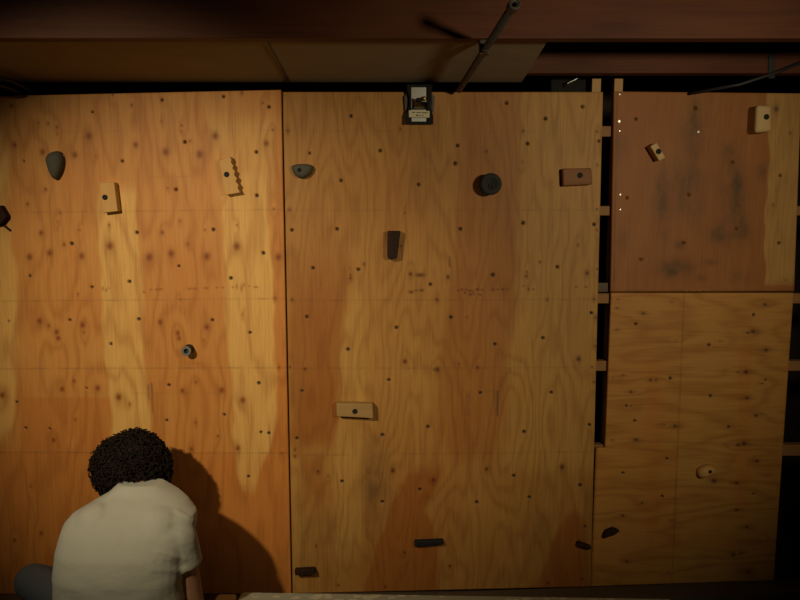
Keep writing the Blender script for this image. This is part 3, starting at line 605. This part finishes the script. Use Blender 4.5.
def torso(bm, secs, grow=0):                  # secs: (x, y, z, half width, half depth)
    rings = []
    for i, (x, y, z, w, d) in enumerate(secs):
        rg = []
        for k in range(32):
            a = 2*math.pi*k/32; ca, sa = math.cos(a), math.sin(a); e = .82
            rg.append(bm.verts.new((x+(w+grow)*math.copysign(abs(ca)**e, ca), y+(d+grow)*math.copysign(abs(sa)**e, sa), z)))
        rings.append(rg)
    for A, B in zip(rings, rings[1:]):
        for k in range(32): bm.faces.new((A[k], A[(k+1) % 32], B[(k+1) % 32], B[k]))
    bm.faces.new(rings[0][::-1]); bm.faces.new(rings[-1])
def ell(bm, c, r, rot=None): bmesh.ops.create_icosphere(bm, subdivisions=4, radius=1, matrix=Matrix.Translation(c) @ (rot or Matrix()) @ Matrix.Diagonal((*r, 1)))
# coordinates below are relative to the person's origin on the floor
TS = [(.06, .02, .03, .195, .13), (.066, -.005, .12, .204, .125), (.07, -.04, .22, .205, .118), (.072, -.055, .31, .204, .116), (.08, -.05, .39, .206, .112), (.095, -.025, .455, .212, .104), (.107, .005, .503, .198, .094), (.118, .035, .537, .148, .08), (.125, .06, .56, .088, .062)]
shR, shL = Vector((.264, -.045, .432)), Vector((-.068, -.02, .437))
elR, elL = Vector((.300, .01, .17)), Vector((-.055, .23, .22)); haR, haL = Vector((.18, .285, .12)), Vector((.04, .31, .13))
HC_ = Vector((.036, .172, .576)); HR_ = Matrix.Rotation(R(38), 4, 'X')      # head bowed toward the floor in front
bm = bmesh.new(); torso(bm, TS, -.012)
limb(bm, [(.118, .055, .525, .056), (.06, .135, .56, .053)])
hd = Matrix.Translation(HC_) @ Matrix.Rotation(R(-52), 4, 'X')
def hp(x, y, z): return hd @ Vector((x, y, z))
def hell(c, r): bmesh.ops.create_icosphere(bm, subdivisions=4, radius=1, matrix=hd @ Matrix.Translation(c) @ Matrix.Diagonal((*r, 1)))
hell((0, 0, .02), (.076, .094, .095)); hell((0, .03, -.05), (.058, .065, .075))          # skull, jaw (face looks along +y)
hell((0, .104, -.012), (.014, .02, .026)); hell((0, .098, -.004), (.010, .014, .04)); hell((0, .087, -.062), (.024, .012, .008)); hell((0, .085, -.072), (.021, .012, .008)); hell((0, .085, -.105), (.02, .015, .014))
hell((0, .083, .032), (.056, .014, .009))
for s in (-1, 1): hell((s*.078, -.005, -.005), (.009, .02, .032)); hell((s*.032, .080, .010), (.015, .012, .010)); hell((s*.042, .068, -.025), (.022, .02, .02))
for sh_, el_, ha_ in ((shR, elR, haR), (shL, elL, haL)):
    m1 = sh_.lerp(el_, .45); m2 = el_.lerp(ha_, .35)
    limb(bm, [(*sh_, .052), (*m1, .046), (*el_, .038), (*m2, .039), (*el_.lerp(ha_, .98), .025)])
def hand(base, direction, palm_n, side, bmx):
    d = direction.normalized(); n = palm_n - d*palm_n.dot(d); n.normalize(); l = d.cross(n)*side
    cpos = base+d*.05
    mt = Matrix.Translation(cpos) @ Matrix((l, d, n)).transposed().to_4x4() @ Matrix.Diagonal((.038, .05, .014, 1)); bmesh.ops.create_icosphere(bmx, subdivisions=3, radius=1, matrix=mt)
    for i, ln in enumerate((.068, .077, .071, .056)):
        p0 = base+d*.085+l*(.027-.018*i); a = R(28); p = p0; r = .0088-.0006*(i == 3); pts = [(*(p0-d*.03), r+.001), (*p0, r+.0005)]
        for f_ in (.46, .30, .24):
            p = p+(d*math.cos(a)-n*math.sin(a))*ln*f_; r -= .0009; pts.append((*p, r)); a += R(30)
        limb(bmx, pts)
    t0 = base+d*.025+l*.028; t1 = t0+(l*.75+d*.6-n*.3).normalized()*.038; t2 = t1+(l*.25+d*.85-n*.5).normalized()*.03
    limb(bmx, [(*t0, .013), (*t1, .0105), (*t2, .0085)])
hand(haR, Vector((-.45, .55, -.25)), Vector((.1, .2, 1)), -1, bm); hand(haL, Vector((.5, .5, -.25)), Vector((-.1, .2, 1)), 1, bm)
# legs: left folded out to the side, right knelt under the body
LH, LK, LA = Vector((-.02, .02, .12)), Vector((-.362, .24, .165)), Vector((-.05, .33, .075))
RH, RK, RA = Vector((.15, .02, .13)), Vector((.115, .36, .085)), Vector((.14, .05, .055))
for h, k_, a_, ft in ((LH, LK, LA, Vector((.12, .365, .05))), (RH, RK, RA, Vector((.14, -.07, .04)))):
    limb(bm, [(*h, .075), (*k_, .05), (*k_.lerp(a_, .35), .048), (*a_, .033)]); limb(bm, [(*a_, .035), (*ft, .026)])
obj_body = to_obj('body', bm, M['skin'], .0058, 2, pe)
# t-shirt
bm = bmesh.new(); torso(bm, TS[:-1]+[(.120, .055, .557, .112, .066), (.106, .068, .588, .066, .05)], .010)
limb(bm, [(*shR, .062), (.20, -.03, .445, .095)]); limb(bm, [(*shL, .066), (.0, -.02, .45, .095)])
seR = shR.lerp(elR, .38); seL = shL.lerp(elL, .62)
cyl(bm, shR, seR, .064, .064); cyl(bm, shL, seL, .066, .064)
def folds(me):
    n = len(me.vertices); co = np.empty(n*3, np.float32); me.vertices.foreach_get('co', co); co = co.reshape(-1, 3)
    no = np.empty(n*3, np.float32); me.vertex_normals.foreach_get('vector', no); no = no.reshape(-1, 3)
    w = co+np.array([PX, PY, 0]); px, py = proj(w); back = (no[:, 1] < .1)
    dsp = np.zeros(n)
    for (x0, y0, x1, y1, a, s) in ((178, 512, 196, 522, .005, 2.2), (160, 552, 184, 559, .006, 2.2), (153, 570, 182, 571, .004, 2.4), (166, 538, 182, 543, .003, 2.5), (172, 526, 188, 530, -.004, 2.4), (158, 561, 182, 566, -.004, 2.5), (62, 520, 100, 508, .003, 4), (100, 500, 124, 488, .003, 3)):
        dx, dy = x1-x0, y1-y0; L = math.hypot(dx, dy); t = ((px-x0)*dx+(py-y0)*dy)/L; d = ((px-x0)*dy-(py-y0)*dx)/L
        dsp += a*np.exp(-(d/s)**2)*np.exp(-(np.clip(-t, 0, None)/4)**2-(np.clip(t-L, 0, None)/4)**2)
    dsp *= back*.7
    dsp += .0018*np.sin(co[:, 2]*70+3*np.sin(co[:, 0]*14))*np.exp(-((co[:, 2]-.15)/.18)**2)
    co += no*dsp[:, None]; me.vertices.foreach_set('co', co.astype(np.float32).ravel())
to_obj('t_shirt', bm, M['shirt'], .006, 5, pe, folds)
# jeans
bm = bmesh.new(); torso(bm, TS[:2]+[(.066, -.02, .15, .196, .117)], .006)
limb(bm, [(*LH, .088), (*LK, .066), (*LK.lerp(LA, .35), .062), (*LK.lerp(LA, .9), .047)]); limb(bm, [(*RH, .088), (*RK, .064), (*RK.lerp(RA, .35), .06), (*RK.lerp(RA, .9), .045)])
to_obj('jeans', bm, M['jeans'], .007, 4, pe)
for a_, f_ in ((LA, Vector((.13, .37, .052))), (RA, Vector((.14, -.085, .045)))):
    bm = bmesh.new(); d = (f_-a_).normalized(); limb(bm, [(*(a_-d*.02+Vector((0, 0, -.01))), .043), (*a_.lerp(f_, .5), .042), (*f_, .036)]); to_obj('shoe', bm, M['shoe'], .006, 3, pe)
# curly hair
bm = bmesh.new()
hb = hd @ Matrix.Translation((0, -.022, .03)) @ Matrix.Diagonal((1.24, 1.1, 1.08, 1))
bmesh.ops.create_icosphere(bm, subdivisions=5, radius=1, matrix=hb @ Matrix.Diagonal((.102, .108, .106, 1)))
for v in bm.verts:
    l = hb.inverted() @ v.co
    if l.y > .055 and l.z < .04: v.co = hb @ Vector((l.x*.82, l.y*.55, l.z))       # leave the face free
    v.co += (v.co-HC_).normalized()*(.009*math.sin(v.co.x*34+1)*math.sin(v.co.z*31+v.co.y*17)+.006*math.sin(v.co.z*70+v.co.x*50))
    v.co += (v.co-HC_).normalized()*.006*math.sin(v.co.x*160)*math.sin(v.co.y*150)*math.sin(v.co.z*155)
rr = random.Random(3)
for i in range(2300):
    th = rr.uniform(0, 2*math.pi); z = rr.uniform(-.85, 1); q = math.sqrt(1-z*z)
    nrm = Vector((q*math.cos(th), q*math.sin(th), z)); 
    if nrm.y > .45 and nrm.z < .35: continue
    p0 = Vector((nrm.x*.099, nrm.y*.105, nrm.z*.103)); t1 = nrm.orthogonal().normalized(); t1.rotate(Matrix.Rotation(rr.uniform(0, 6.28), 3, nrm)); t2 = nrm.cross(t1); p0 *= 1+.07*math.sin(p0.x*41+1)*math.sin(p0.z*37+p0.y*20)
    ln = rr.uniform(.012, .026); cr = rr.uniform(.006, .010); tw = rr.uniform(5, 9)*(1 if rr.random() > .5 else -1); lean = rr.uniform(-.6, .6); ph = rr.uniform(0, 6.28); pts = []
    for k in range(9):
        s = k/8; pts.append(hb @ (p0+nrm*ln*(s-.15)+t1*lean*ln*s*s+(t1*math.cos(ph+tw*s)+t2*math.sin(ph+tw*s))*cr*min(1, s*3)))
    add_tube(bm, pts, 0, 5, True, [.0042*(1-.55*k/8) for k in range(9)])
obj('hair', bm, M['hair'], pe, True)

# ------------------------------------------------------------------ light
def spot(name, loc, target, energy, col, size, blend, radius):
    l = bpy.data.lights.new(name, 'SPOT'); l.energy = energy; l.color = col; l.spot_size = R(size); l.spot_blend = blend; l.shadow_soft_size = radius
    o = bpy.data.objects.new(name, l); C.objects.link(o); o.location = loc; o.rotation_euler = (Vector(target)-Vector(loc)).to_track_quat('-Z', 'Y').to_euler(); return o
WARM = (1, .84, .56)
spot('work_lamp', (-1.46, .35, H+.72), wframe(205, 350, 0), 236, WARM, 51, 1.0, .05)
spot('work_lamp', (1.3, .2, H+.32), wframe(548, 240, 0), 119, WARM, 67, 1.0, .09)
w = bpy.data.worlds.new('World'); S.world = w; w.use_nodes = True; w.node_tree.nodes['Background'].inputs[0].default_value = (1, .85, .6, 1); w.node_tree.nodes['Background'].inputs[1].default_value = 0.0

cam = bpy.data.cameras.new('camera'); co_ = bpy.data.objects.new('camera', cam); C.objects.link(co_); cam.sensor_width = 36; cam.lens = F/800*36
co_.location = CAM; co_.rotation_euler = (math.pi/2-PITCH, 0, 0); cam.clip_start = .02; S.camera = co_
S.view_settings.view_transform = 'Standard'; S.view_settings.look = 'None'; S.view_settings.exposure = 0; S.view_settings.gamma = 1
